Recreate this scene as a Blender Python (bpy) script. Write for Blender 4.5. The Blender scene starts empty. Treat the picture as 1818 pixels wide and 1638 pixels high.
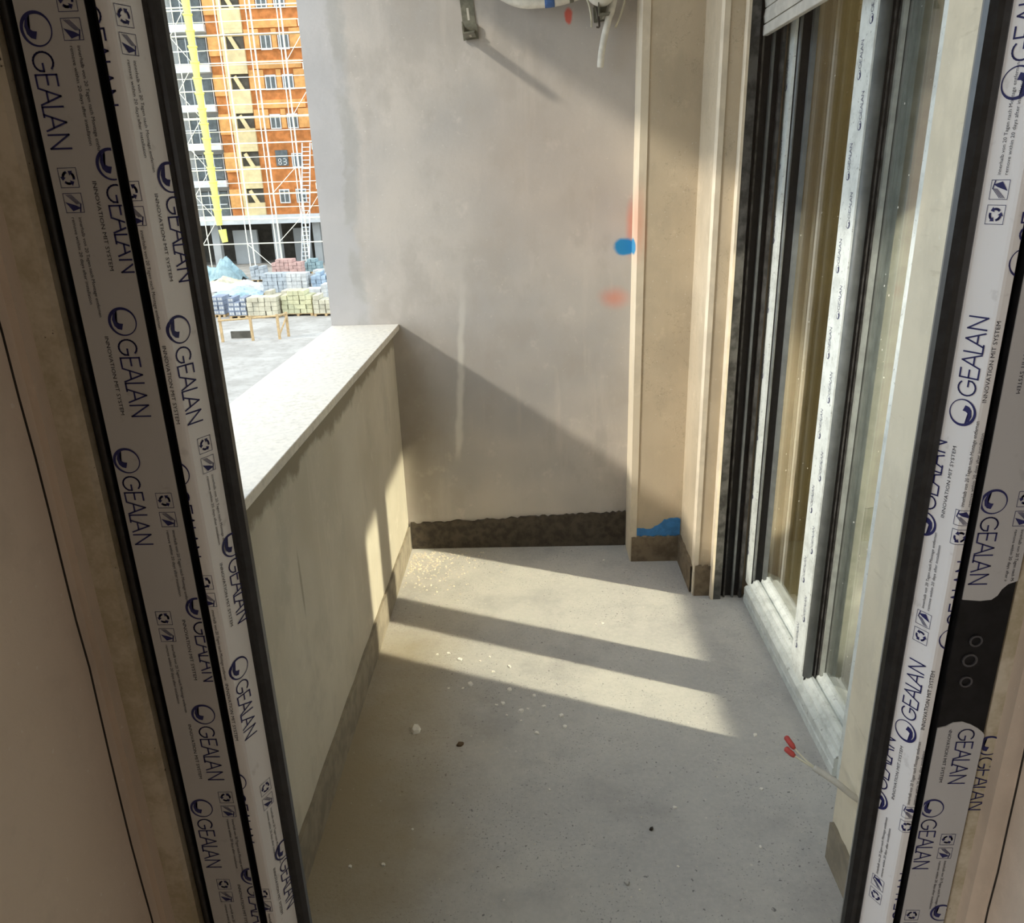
import bpy, bmesh, math, random
from mathutils import Vector, Matrix
random.seed(7)
S = bpy.context.scene
C = S.collection

# ------------------------------------------------------------------ camera
FPX = 1383.19
AX = Vector((0.99932725, -0.02097469, -0.03008502))   # world X in camera axes (right, down, forward)
AY = Vector((0.02103823, -0.34407684, 0.93870577))
AZ = Vector((-0.03004062, -0.93870719, -0.34340409))
cam_d = bpy.data.cameras.new('camera'); cam = bpy.data.objects.new('camera', cam_d); C.objects.link(cam)
right = Vector((AX.x, AY.x, AZ.x)); down = Vector((AX.y, AY.y, AZ.y)); fwd = Vector((AX.z, AY.z, AZ.z))
rot = Matrix((right, -down, -fwd)).transposed()
cam.matrix_world = Matrix.Translation((0, 0, 1.6)) @ rot.to_4x4()
cam_d.sensor_width = 36; cam_d.sensor_fit = 'HORIZONTAL'; cam_d.lens = FPX / 1818 * 36
cam_d.clip_start = 0.02; cam_d.clip_end = 500
S.camera = cam

# ------------------------------------------------------------------ world, sun, exposure
W = bpy.data.worlds.new('sky'); S.world = W; W.use_nodes = True
bg = W.node_tree.nodes['Background']
bg.inputs[0].default_value = (0.74, 0.86, 1.0, 1); bg.inputs[1].default_value = 2.1
SUN = Vector((1, 0.41, -0.69)).normalized()
ld = bpy.data.lights.new('sun', 'SUN'); ld.energy = 2.0; ld.angle = math.radians(3.2); ld.color = (1, 0.92, 0.80)
lo = bpy.data.objects.new('sun', ld); C.objects.link(lo)
lo.rotation_euler = SUN.to_track_quat('-Z', 'Y').to_euler(); lo.location = (-8, -3, 12)
# added beam standing in for sun reflected off the side door glass
GL = Vector((-1, 0.41, -0.69)).normalized()
gd = bpy.data.lights.new('sun_glint_standin', 'AREA'); gd.shape = 'RECTANGLE'; gd.size = 1.15; gd.size_y = 1.02
gd.spread = math.radians(1.6); gd.energy = 8.5; gd.color = (1, 0.90, 0.68)
go = bpy.data.objects.new('sun_glint_standin', gd); C.objects.link(go)
go.location = Vector((0.885, 2.215, 0.845)) - GL * 2.0
zax = -GL; xax = (Vector((0, 1, 0)) - GL * GL.y).normalized(); yax = zax.cross(xax)
go.rotation_euler = Matrix((xax, yax, zax)).transposed().to_euler()
# added fill for the room the camera stands in; no window there
rd = bpy.data.lights.new('room_fill_light', 'AREA'); rd.shape = 'RECTANGLE'; rd.size = 1.1; rd.size_y = 1.2
rd.energy = 34; rd.color = (1, 0.96, 0.92)
ro = bpy.data.objects.new('room_fill_light', rd); C.objects.link(ro)
ro.location = (-2.05, -1.6, 1.35); ro.rotation_euler = Vector((1, 0.55, -0.05)).to_track_quat('-Z', 'Y').to_euler()
# added point light that brightens the side room, no fitting
pd = bpy.data.lights.new('side_room_fill', 'POINT'); pd.energy = 16; pd.color = (1, 0.93, 0.76); pd.shadow_soft_size = 0.15
po = bpy.data.objects.new('side_room_fill', pd); C.objects.link(po); po.location = (2.5, 1.7, 2.45)
S.view_settings.view_transform = 'Standard'; S.view_settings.look = 'None'
S.view_settings.gamma = 1; S.view_settings.use_curve_mapping = False
S.view_settings.exposure = 0.62

# ------------------------------------------------------------------ materials
def srgb(r, g, b):
    f = lambda c: (c / 255 / 12.92) if c / 255 <= 0.04045 else ((c / 255 + 0.055) / 1.055) ** 2.4
    return (f(r), f(g), f(b), 1)
class NT:
    def __init__(s, name):
        s.m = bpy.data.materials.new(name); s.m.use_nodes = True; s.t = s.m.node_tree; s.n = s.t.nodes; s.l = s.t.links
        s.p = s.n['Principled BSDF']; s.tc = s.n.new('ShaderNodeTexCoord')
    def link(s, a, b): s.l.new(a, b)
    def noise(s, scale, detail=4, rough=0.6, vec=None, stretch=None):
        n = s.n.new('ShaderNodeTexNoise'); n.inputs['Scale'].default_value = scale
        n.inputs['Detail'].default_value = detail; n.inputs['Roughness'].default_value = rough
        src = vec or s.tc.outputs['Object']
        if stretch:
            mp = s.n.new('ShaderNodeMapping'); mp.inputs['Scale'].default_value = stretch; s.link(src, mp.inputs[0]); src = mp.outputs[0]
        s.link(src, n.inputs['Vector']); return n.outputs['Fac']
    def ramp(s, fac, lo, hi, a=0.0, b=1.0):
        n = s.n.new('ShaderNodeMapRange'); n.interpolation_type = 'SMOOTHSTEP'
        n.inputs[1].default_value = lo; n.inputs[2].default_value = hi; n.inputs[3].default_value = a; n.inputs[4].default_value = b
        s.link(fac, n.inputs[0]); return n.outputs[0]
    def mix(s, fac, a, b):
        n = s.n.new('ShaderNodeMix'); n.data_type = 'RGBA'
        for v, k in ((fac, 0), (a, 6), (b, 7)):
            if isinstance(v, (int, float, tuple)): n.inputs[k].default_value = v
            else: s.link(v, n.inputs[k])
        return n.outputs[2]
    def math(s, op, a, b=0.0):
        n = s.n.new('ShaderNodeMath'); n.operation = op
        for v, k in ((a, 0), (b, 1)):
            if isinstance(v, (int, float)): n.inputs[k].default_value = v
            else: s.link(v, n.inputs[k])
        return n.outputs[0]
    def sep(s):
        n = s.n.new('ShaderNodeSeparateXYZ'); s.link(s.tc.outputs['Object'], n.inputs[0]); return n.outputs
    def blob(s, c, r, soft=0.5, wob=0.0, wscale=12):
        """1 inside an ellipsoid patch at c with radii r, ragged by noise"""
        mp = s.n.new('ShaderNodeMapping'); mp.vector_type = 'TEXTURE'
        mp.inputs['Location'].default_value = c; mp.inputs['Scale'].default_value = r
        s.link(s.tc.outputs['Object'], mp.inputs[0])
        ln = s.n.new('ShaderNodeVectorMath'); ln.operation = 'LENGTH'; s.link(mp.outputs[0], ln.inputs[0])
        d = ln.outputs['Value']
        if wob: d = s.math('ADD', d, s.math('MULTIPLY', s.math('SUBTRACT', s.noise(wscale, 5), 0.5), wob))
        return s.ramp(d, 1.0, 1.0 - soft)
    def bump(s, h, strength, dist=0.004):
        b = s.n.new('ShaderNodeBump'); b.inputs['Strength'].default_value = strength; b.inputs['Distance'].default_value = dist
        s.link(h, b.inputs['Height']); s.link(b.outputs[0], s.p.inputs['Normal'])
    def done(s, col, rough=0.8, spec=0.3):
        if isinstance(col, tuple): s.p.inputs['Base Color'].default_value = col
        else: s.link(col, s.p.inputs['Base Color'])
        if isinstance(rough, (int, float)): s.p.inputs['Roughness'].default_value = rough
        else: s.link(rough, s.p.inputs['Roughness'])
        s.p.inputs['Specular IOR Level'].default_value = spec
        return s.m
def plain(name, col, rough=0.6, spec=0.3, var=0.12, scale=30, metal=0.0, bump=0.0):
    n = NT(name); f = n.noise(scale, 4)
    dk = tuple(c * (1 - var) for c in col[:3]) + (1,); lt = tuple(min(1, c * (1 + var)) for c in col[:3]) + (1,)
    n.p.inputs['Metallic'].default_value = metal
    if bump: n.bump(f, bump)
    return n.done(n.mix(n.ramp(f, 0.35, 0.65), dk, lt), rough, spec)

M = {}
def wall_plaster(name, base, dark, marks=None, streak=0.35):
    n = NT(name)
    big = n.noise(1.6, 3); fine = n.noise(38, 6, 0.7); st = n.noise(5, 4, 0.6, stretch=(3.0, 3.0, 0.35))
    col = n.mix(n.ramp(big, 0.3, 0.72), dark, base)
    tw = n.noise(4.5, 6, 0.65, stretch=(1.0, 1.0, 0.7)); col = n.mix(n.math('MULTIPLY', n.ramp(tw, 0.48, 0.64), 0.60), col, tuple(c * 0.74 for c in base[:3]) + (1,))
    bl_ = n.noise(9, 5, 0.7); col = n.mix(n.math('MULTIPLY', n.ramp(bl_, 0.58, 0.72), 0.35), col, tuple(min(1, c * 1.22) for c in base[:3]) + (1,))
    col = n.mix(n.math('MULTIPLY', n.ramp(st, 0.52, 0.75), streak), col, tuple(c * 1.12 for c in base[:3]) + (1,))
    col = n.mix(n.math('MULTIPLY', n.ramp(fine, 0.5, 0.75), 0.35), col, tuple(c * 0.82 for c in base[:3]) + (1,))
    sp = n.noise(120, 2, 0.5); col = n.mix(n.math('MULTIPLY', n.ramp(sp, 0.70, 0.76), 0.5), col, srgb(225, 220, 210))
    if marks: col = marks(n, col)
    n.bump(n.math('ADD', n.math('MULTIPLY', big, 1.2), n.math('MULTIPLY', fine, 0.3)), 0.45, 0.006)
    return n.done(col, 0.88, 0.2)
def marks_back(n, col):
    o = n.sep()
    w = n.math('ADD', n.math('MULTIPLY', n.math('SUBTRACT', n.noise(2.2, 5, 0.7), 0.5), 0.16), n.math('MULTIPLY', n.math('SUBTRACT', n.noise(22, 4, 0.7), 0.5), 0.045))
    x = n.math('ADD', o[0], w)
    # cooler render on the pillar nose and the rough joint beside it
    col = n.mix(n.math('MULTIPLY', n.ramp(x, -0.655, -0.70), 0.5), col, srgb(180, 180, 184))
    j = n.math('MULTIPLY', n.ramp(x, -0.735, -0.715), n.ramp(x, -0.660, -0.690))
    j = n.math('MULTIPLY', j, n.ramp(n.noise(6, 4), 0.38, 0.56))
    col = n.mix(n.math('MULTIPLY', j, 0.34), col, srgb(146, 142, 130))
    # pale dribble of plaster
    xd = n.math('ADD', n.math('ABSOLUTE', n.math('SUBTRACT', n.math('ADD', o[0], n.math('MULTIPLY', n.math('SUBTRACT', n.noise(4, 3), 0.5), 0.07)), n.math('ADD', n.math('MULTIPLY', o[2], 0.06), -0.361))), 0.0)
    dr = n.math('MULTIPLY', n.ramp(xd, 0.022, 0.004), n.math('MULTIPLY', n.ramp(o[2], 0.40, 0.50), n.ramp(o[2], 1.30, 0.85)))
    col = n.mix(n.math('MULTIPLY', dr, 0.6), col, srgb(226, 222, 212))
    # damp brown corner under the coping
    dm = n.blob((-0.60, 3.24, 0.55), (0.26, 1, 0.55), 0.9, 0.4, 6)
    col = n.mix(n.math('MULTIPLY', dm, 0.50), col, srgb(118, 105, 86))
    # pinkish sweep in the dry middle of the render
    pk = n.blob((0.10, 3.24, 1.60), (0.55, 1, 0.55), 0.9, 0.6, 3)
    col = n.mix(n.math('MULTIPLY', pk, 0.30), col, srgb(196, 176, 160))
    # spray marks
    rd = n.blob((0.335, 3.24, 1.12), (0.085, 1, 0.06), 0.95, 0.5, 9)
    col = n.mix(n.math('MULTIPLY', rd, 0.6), col, srgb(214, 128, 102))
    rd = n.blob((0.40, 3.24, 1.40), (0.030, 1, 0.16), 0.95, 0.3, 9)
    col = n.mix(n.math('MULTIPLY', rd, 0.6), col, srgb(214, 118, 92))
    col = n.mix(n.blob((0.378, 3.24, 1.322), (0.056, 1, 0.040), 0.35, 0.5, 22), col, srgb(46, 132, 182))
    rd = n.blob((0.155, 3.24, 2.145), (0.018, 1, 0.035), 0.5, 0.8, 30)
    return n.mix(n.math('MULTIPLY', rd, 0.85), col, srgb(220, 88, 70))
def marks_parapet(n, col):
    o = n.sep()
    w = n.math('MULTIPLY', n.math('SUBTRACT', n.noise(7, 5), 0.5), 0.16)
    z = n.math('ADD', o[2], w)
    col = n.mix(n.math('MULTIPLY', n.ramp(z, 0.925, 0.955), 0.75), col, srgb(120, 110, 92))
    # trowel scratch
    s1 = n.blob((-0.587, 1.70, 0.66), (1, 0.010, 0.12), 0.6, 0.5, 8)
    return n.mix(n.math('MULTIPLY', s1, 0.5), col, srgb(120, 112, 95))
M['plaster_back'] = wall_plaster('grey_render_wall', srgb(196, 187, 178), srgb(172, 167, 163), marks_back)
M['plaster_parapet'] = wall_plaster('parapet_render', srgb(200, 193, 178), srgb(180, 172, 156), marks_parapet)
def marks_pil(n, col):
    rd = n.blob((0.42, 3.05, 1.36), (0.03, 1, 0.14), 0.95, 0.3, 9)
    col = n.mix(n.math('MULTIPLY', rd, 0.55), col, srgb(222, 130, 100))
    ck = n.noise(2.2, 6, 0.75); ckk = n.math('MULTIPLY', n.ramp(n.math('ABSOLUTE', n.math('SUBTRACT', ck, 0.56)), 0.004, 0.0), 0.28)
    return n.mix(ckk, col, srgb(112, 98, 78))
M['plaster_warm'] = wall_plaster('sandy_render_wall', srgb(206, 190, 166), srgb(188, 172, 148), marks_pil, 0.2)
def marks_bead(n, col):
    rd = n.blob((0.41, 3.10, 1.42), (0.04, 0.2, 0.20), 0.95, 0.3, 9)
    col = n.mix(n.math('MULTIPLY', rd, 0.5), col, srgb(226, 140, 112))
    return n.mix(n.blob((0.405, 3.20, 1.325), (0.034, 0.10, 0.036), 0.35, 0.4, 22), col, srgb(70, 146, 190))
M['bead_marked'] = wall_plaster('sprayed_corner_bead', srgb(226, 212, 190), srgb(214, 200, 176), marks_bead, 0.1)
M['bead'] = plain('pale_corner_bead', srgb(226, 212, 190), 0.8, 0.2, 0.08, 14)
def marks_pier(n, col):
    st = n.noise(9, 5, 0.7, stretch=(1, 1, 6)); 
    return n.mix(n.math('MULTIPLY', n.ramp(st, 0.60, 0.72), 0.35), col, srgb(176, 164, 140))
M['pier'] = wall_plaster('cream_render_pier', srgb(222, 212, 190), srgb(208, 197, 174), marks_pier, 0.2)
M['room_plaster'] = wall_plaster('cream_room_plaster', srgb(216, 202, 186), srgb(206, 191, 174), None, 0.15)
M['side_room'] = wall_plaster('side_room_plaster', srgb(206, 192, 150), srgb(190, 176, 136), None, 0.1)
M['ceiling'] = plain('white_ceiling', srgb(205, 200, 192), 0.9, 0.2)
M['soffit'] = plain('raw_soffit', srgb(226, 222, 214), 0.9, 0.2)
# concrete floor
n = NT('balcony_screed')
big = n.noise(1.3, 4); med = n.noise(9, 5, 0.7); fine = n.noise(70, 4, 0.7)
col = n.mix(n.ramp(big, 0.3, 0.7), srgb(172, 170, 168), srgb(192, 189, 184))
col = n.mix(n.math('MULTIPLY', n.ramp(med, 0.45, 0.75), 0.4), col, srgb(160, 158, 157))
col = n.mix(n.math('MULTIPLY', n.ramp(fine, 0.35, 0.75), 0.35), col, srgb(205, 201, 194))
v = n.n.new('ShaderNodeTexVoronoi'); v.inputs['Scale'].default_value = 42; v.inputs['Randomness'].default_value = 1; n.link(n.tc.outputs['Object'], v.inputs[0])
spk = n.math('MULTIPLY', n.ramp(n.noise(75, 3, 0.6), 0.64, 0.70), n.ramp(n.noise(3.1, 3), 0.40, 0.56))
col = n.mix(n.math('MULTIPLY', spk, 0.75), col, srgb(78, 76, 80))
v3 = n.n.new('ShaderNodeTexVoronoi'); v3.inputs['Scale'].default_value = 95; n.link(n.tc.outputs['Object'], v3.inputs[0])
spk3 = n.math('MULTIPLY', n.ramp(n.noise(150, 2, 0.5), 0.62, 0.68), n.ramp(n.noise(4.3, 4, 0.7), 0.42, 0.58))
col = n.mix(n.math('MULTIPLY', spk3, 0.6), col, srgb(96, 95, 98))
mot = n.noise(3.4, 6, 0.7); col = n.mix(n.math('MULTIPLY', n.ramp(mot, 0.48, 0.68), 0.45), col, srgb(148, 146, 146))
v2 = n.n.new('ShaderNodeTexVoronoi'); v2.inputs['Scale'].default_value = 23; n.link(n.tc.outputs['Object'], v2.inputs[0])
wsp = n.math('MULTIPLY', n.ramp(v2.outputs['Distance'], 0.10, 0.05), n.ramp(n.noise(5, 2), 0.5, 0.6))
col = n.mix(n.math('MULTIPLY', wsp, 0.6), col, srgb(214, 210, 200))
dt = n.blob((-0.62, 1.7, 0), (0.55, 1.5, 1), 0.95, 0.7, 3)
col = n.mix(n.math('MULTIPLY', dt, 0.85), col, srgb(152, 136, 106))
n.bump(n.math('ADD', fine, n.math('MULTIPLY', med, 1.5)), 0.35, 0.003)
M['screed'] = n.done(col, 0.82, 0.3)
M['skirt_dark'] = plain('bitumen_skirting', srgb(72, 64, 54), 0.8, 0.3, 0.35, 26, bump=0.6)
M['skirt_brown'] = plain('damp_brown_skirting', srgb(118, 104, 86), 0.9, 0.2, 0.25, 22, bump=0.4)
M['skirt_grey'] = plain('damp_grey_skirting', srgb(140, 131, 116), 0.9, 0.2, 0.15, 18, bump=0.3)
M['blue_paint'] = plain('blue_paint', srgb(62, 128, 190), 0.6, 0.3, 0.15, 30)
n = NT('stone_coping'); a = n.noise(60, 5, 0.75); b = n.noise(4, 3)
col = n.mix(n.ramp(a, 0.4, 0.7), srgb(220, 213, 200), srgb(188, 182, 172)); col = n.mix(n.math('MULTIPLY', n.ramp(b, 0.4, 0.7), 0.6), col, srgb(208, 203, 196))
n.bump(a, 0.15, 0.002); M['coping'] = n.done(col, 0.55, 0.4)
# window plastics
def film(name, col):
    n = NT(name); f = n.noise(7, 3, 0.6, stretch=(1, 1, 0.25)); g = n.noise(60, 3)
    c = n.mix(n.ramp(f, 0.35, 0.7), tuple(x * 0.9 for x in col[:3]) + (1,), col)
    c = n.mix(n.math('MULTIPLY', n.ramp(g, 0.62, 0.72), 0.18), c, srgb(120, 118, 112))
    n.bump(f, 0.12, 0.002); return n.done(c, 0.42, 0.45)
M['film'] = film('white_protective_film', srgb(232, 234, 235)); M['sash_film'] = film('greyish_sash_film', srgb(186, 187, 188))
n = NT('dusty_film'); f = n.noise(18, 5, 0.75); g = n.noise(55, 4, 0.8)
col = n.mix(n.ramp(f, 0.4, 0.7), srgb(222, 226, 222), srgb(196, 200, 196)); col = n.mix(n.math('MULTIPLY', n.ramp(g, 0.60, 0.68), 0.7), col, srgb(112, 112, 108))
M['dusty_film'] = n.done(col, 0.55, 0.35)
n = NT('grimy_frame'); f = n.noise(14, 5, 0.8); g = n.noise(40, 4, 0.8)
col = n.mix(n.ramp(f, 0.35, 0.65), srgb(206, 198, 180), srgb(174, 164, 138)); col = n.mix(n.ramp(g, 0.66, 0.70), col, srgb(42, 36, 30))
M['grimy'] = n.done(col, 0.6, 0.3)
M['black'] = plain('black_window_foil', (0.009, 0.009, 0.010, 1), 0.5, 0.2, 0.3, 60)
M['gasket'] = plain('black_rubber_gasket', (0.011, 0.012, 0.013, 1), 0.30, 0.5, 0.4, 90)
M['guide'] = plain('dusty_black_guide', (0.060, 0.058, 0.055, 1), 0.55, 0.4, 0.6, 24)
M['grey_film'] = plain('greyed_bead_film', srgb(150, 153, 146), 0.5, 0.4, 0.15, 25)
M['grey_alu'] = plain('grey_profile', srgb(104, 107, 106), 0.45, 0.4, 0.15, 20)
M['spacer'] = plain('grey_glass_spacer', srgb(120, 116, 110), 0.5, 0.4, 0.1, 60)
M['shutter'] = plain('shutter_slat', srgb(196, 192, 184), 0.5, 0.4, 0.1, 20)
M['ink_blue'] = plain('navy_ink', (0.020, 0.022, 0.11, 1), 0.5, 0.3, 0.05)
M['ink_black'] = plain('black_ink', (0.022, 0.022, 0.035, 1), 0.5, 0.3, 0.05)
def glass(name, base, power=5.0, tint=(0.97, 0.98, 0.97, 1)):
    m = bpy.data.materials.new(name); m.use_nodes = True; t = m.node_tree; nn = t.nodes; nn.remove(nn['Principled BSDF'])
    lw = nn.new('ShaderNodeLayerWeight'); lw.inputs[0].default_value = 0.5
    pw = nn.new('ShaderNodeMath'); pw.operation = 'POWER'; pw.inputs[1].default_value = power; t.links.new(lw.outputs['Facing'], pw.inputs[0])
    ma = nn.new('ShaderNodeMath'); ma.operation = 'MULTIPLY_ADD'; ma.inputs[1].default_value = 0.85; ma.inputs[2].default_value = base; t.links.new(pw.outputs[0], ma.inputs[0])
    tr = nn.new('ShaderNodeBsdfTransparent'); tr.inputs[0].default_value = tint
    gl = nn.new('ShaderNodeBsdfGlossy'); gl.inputs['Roughness'].default_value = 0.02; gl.inputs[0].default_value = (1, 1, 1, 1)
    mx = nn.new('ShaderNodeMixShader'); t.links.new(ma.outputs[0], mx.inputs[0]); t.links.new(tr.outputs[0], mx.inputs[1]); t.links.new(gl.outputs[0], mx.inputs[2])
    t.links.new(mx.outputs[0], nn['Material Output'].inputs[0]); return m
M['glass'] = glass('clear_door_glass', 0.015)
M['glass_side'] = glass('side_door_glass', 0.22)
M['far_glass'] = plain('far_window_glass', srgb(92, 98, 98), 0.3, 0.4, 0.2, 3)
M['white_far'] = plain('white_far_paint', srgb(214, 215, 214), 0.7, 0.3, 0.06, 2)
M['grey_far'] = plain('grey_far_render', srgb(168, 168, 165), 0.8, 0.2, 0.06, 1)
M['orange'] = plain('orange_facade', srgb(188, 120, 68), 0.85, 0.2, 0.18, 2.5)
M['orange_light'] = plain('light_orange_panel', srgb(216, 160, 98), 0.85, 0.2, 0.12, 2.5)
M['beige'] = plain('beige_facade', srgb(216, 198, 154), 0.85, 0.2, 0.1, 2)
M['far_dark'] = plain('dark_opening', srgb(84, 80, 72), 0.9, 0.1, 0.2, 2)
M['scaf'] = plain('white_scaffold_tube', srgb(240, 236, 214), 0.5, 0.4, 0.05, 5)
M['chute'] = plain('yellow_chute', srgb(240, 238, 120), 0.5, 0.4, 0.08, 3)
M['wood'] = plain('raw_timber', srgb(176, 148, 108), 0.8, 0.2, 0.15, 12)
M['ladder'] = plain('galvanised_ladder', srgb(200, 204, 204), 0.4, 0.4, 0.08, 5)
n = NT('site_ground'); a = n.noise(0.5, 6, 0.7); b = n.noise(4, 4)
col = n.mix(n.ramp(a, 0.35, 0.65), srgb(164, 158, 150), srgb(142, 136, 128)); col = n.mix(n.math('MULTIPLY', n.ramp(b, 0.5, 0.7), 0.3), col, srgb(122, 116, 108))
M['ground'] = n.done(col, 0.95, 0.1)
M['plaster_chip'] = plain('white_plaster_chip', srgb(232, 228, 220), 0.9, 0.2, 0.06, 60)
M['brown_bit'] = plain('brown_scrap', srgb(92, 74, 54), 0.8, 0.2, 0.2, 80)
M['dark_bit'] = plain('dark_pebble', srgb(52, 48, 44), 0.8, 0.2, 0.2, 80)
M['rubble'] = plain('sandy_grit', srgb(214, 206, 188), 0.95, 0.1, 0.15, 90)
M['pipe_white'] = plain('white_pipe_wrap', srgb(222, 216, 204), 0.6, 0.3, 0.1, 30)
M['tape_blue'] = plain('blue_tape', srgb(70, 104, 160), 0.5, 0.3, 0.2, 60)
M['steel'] = plain('dull_zinc', srgb(118, 116, 102), 0.5, 0.4, 0.2, 40, metal=0.4)
M['slot'] = plain('bare_slot', srgb(190, 184, 170), 0.8, 0.2, 0.05)
M['wire_dark'] = plain('dark_wire', srgb(58, 50, 44), 0.6, 0.3, 0.1)
M['wire_pale'] = plain('pale_wire', srgb(206, 200, 178), 0.6, 0.3, 0.1)
M['red'] = plain('red_connector', srgb(190, 74, 70), 0.5, 0.4, 0.1, 90)
M['cable'] = plain('grey_cable', srgb(192, 188, 180), 0.6, 0.3, 0.08)

# ------------------------------------------------------------------ mesh helpers
class MB:
    def __init__(s): s.v = []; s.f = []
    def box(s, x0, x1, y0, y1, z0, z1):
        b = len(s.v)
        s.v += [(x0, y0, z0), (x1, y0, z0), (x1, y1, z0), (x0, y1, z0), (x0, y0, z1), (x1, y0, z1), (x1, y1, z1), (x0, y1, z1)]
        s.f += [tuple(b + i for i in q) for q in ((3, 2, 1, 0), (4, 5, 6, 7), (0, 1, 5, 4), (1, 2, 6, 5), (2, 3, 7, 6), (3, 0, 4, 7))]
        return s
    def prism(s, poly, axis, a, b):
        """closed 2-D polygon extruded along axis ('x': poly=(y,z), 'y': (x,z), 'z': (x,y))"""
        def p(q, t): return {'x': (t, q[0], q[1]), 'y': (q[0], t, q[1]), 'z': (q[0], q[1], t)}[axis]
        k = len(s.v); n = len(poly)
        s.v += [p(q, a) for q in poly] + [p(q, b) for q in poly]
        s.f += [tuple(k + i for i in range(n - 1, -1, -1)), tuple(k + n + i for i in range(n))]
        s.f += [(k + i, k + (i + 1) % n, k + n + (i + 1) % n, k + n + i) for i in range(n)]
        return s
    def tube(s, pts, r, n=8):
        pts = [Vector(p) for p in pts]; k = len(s.v); up = None
        for i, p in enumerate(pts):
            d = (pts[min(i + 1, len(pts) - 1)] - pts[max(i - 1, 0)]).normalized()
            if up is None:
                up = d.orthogonal().normalized()
            else:
                up = (up - d * up.dot(d)).normalized()
            sd = d.cross(up); rr = r[i] if isinstance(r, (list, tuple)) else r
            for j in range(n):
                a = 2 * math.pi * j / n; s.v.append(tuple(p + (up * math.cos(a) + sd * math.sin(a)) * rr))
        for i in range(len(pts) - 1):
            for j in range(n):
                s.f.append((k + i * n + j, k + i * n + (j + 1) % n, k + (i + 1) * n + (j + 1) % n, k + (i + 1) * n + j))
        s.f += [tuple(k + j for j in range(n - 1, -1, -1)), tuple(k + (len(pts) - 1) * n + j for j in range(n))]
        return s
    def build(s, name, mat, parent=None, smooth=False, bevel=0.0, off=None):
        me = bpy.data.meshes.new(name)
        v = s.v if off is None else [(a - off[0], b - off[1], c - off[2]) for a, b, c in s.v]
        me.from_pydata(v, [], s.f); me.update()
        bm = bmesh.new(); bm.from_mesh(me); bmesh.ops.recalc_face_normals(bm, faces=bm.faces); bm.to_mesh(me); bm.free()
        if smooth:
            for p in me.polygons: p.use_smooth = True
        o = bpy.data.objects.new(name, me); C.objects.link(o); me.materials.append(M[mat] if isinstance(mat, str) else mat)
        if off is not None: o.location = off
        if parent is not None: o.parent = parent
        if bevel:
            b = o.modifiers.new('bevel', 'BEVEL'); b.width = bevel; b.segments = 2; b.limit_method = 'ANGLE'
        return o
def box(*a): return MB().box(*a)
def struct(o): o['kind'] = 'structure'; return o
def tag(o, label, cat, group=None):
    o['label'] = label; o['category'] = cat
    if group: o['group'] = group
    return o
def empty(name, loc=(0, 0, 0)):
    o = bpy.data.objects.new(name, None); C.objects.link(o); o.location = loc; o.empty_display_size = 0.1; return o
def child(mb, name, mat, parent, **k):
    """part placed in world coordinates under a root that stands at its own base"""
    o = mb.build(name, mat, parent, **k); o.location = Vector(o.location) - Vector(parent.location); return o
def smoothpath(pts, n=6):
    pts = [Vector(p) for p in pts]; out = []
    for i in range(len(pts) - 1):
        p0 = pts[max(i - 1, 0)]; p1 = pts[i]; p2 = pts[i + 1]; p3 = pts[min(i + 2, len(pts) - 1)]
        for k in range(n):
            t = k / n
            out.append(0.5 * ((2 * p1) + (p2 - p0) * t + (2 * p0 - 5 * p1 + 4 * p2 - p3) * t * t + (3 * p1 - p0 - 3 * p2 + p3) * t ** 3))
    out.append(pts[-1]); return out

# ------------------------------------------------------------------ balcony shell
YB = 3.24; PX = -0.587; ZC = 2.63
struct(box(-0.80, 0.98, 0.66, 3.5, -0.25, 0).build('floor_balcony', 'screed'))['label'] = 'grey concrete balcony floor'
struct(box(-0.84, 0.44, YB, 3.55, -0.25, ZC).build('wall_back', 'plaster_back'))
struct(box(-0.80, PX, 0.70, YB, -0.25, 0.998).build('wall_left', 'plaster_parapet'))
cop = MB().prism([(-0.84, 1.004), (-0.575, 0.998), (-0.575, 1.012), (-0.557, 1.012), (-0.557, 1.036), (-0.84, 1.036)], 'y', 0.70, YB - 0.001).build('trim_1', 'coping', bevel=0.002)
struct(cop)['label'] = 'pale stone coping on the parapet'
struct(box(-0.86, 1.0, 0.40, 3.6, ZC, ZC + 0.2).build('ceiling_balcony', 'soffit'))
# stepped return on the right of the back wall
struct(box(0.408, 0.95, 3.078, YB + 0.2, -0.05, ZC).build('wall_right_pilaster', 'plaster_warm'))
struct(MB().prism([(0.404, 3.074), (0.432, 3.074), (0.432, 3.078), (0.408, 3.078), (0.408, YB), (0.404, YB)], 'z', 0.0, ZC).build('trim_2', 'bead_marked'))
struct(box(0.622, 0.98, 2.772, 3.078, -0.05, ZC).build('wall_right_far', 'plaster_warm'))
struct(MB().prism([(0.618, 2.768), (0.636, 2.768), (0.636, 2.772), (0.622, 2.772), (0.622, 2.815), (0.618, 2.815)], 'z', 0.0, ZC).build('trim_3', 'bead'))
struct(box(0.704, 0.98, 0.70, 1.495, -0.05, ZC).build('wall_right_near', 'pier'))
struct(box(0.704, 0.98, 1.495, 2.772, 2.32, ZC).build('wall_right_lintel', 'pier'))
struct(box(0.90, 0.98, 1.495, 1.76, 0, 2.32).build('wall_right_jamb_blocker', 'pier'))  # unseen, made wide to cut the near edge of the added beam

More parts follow.
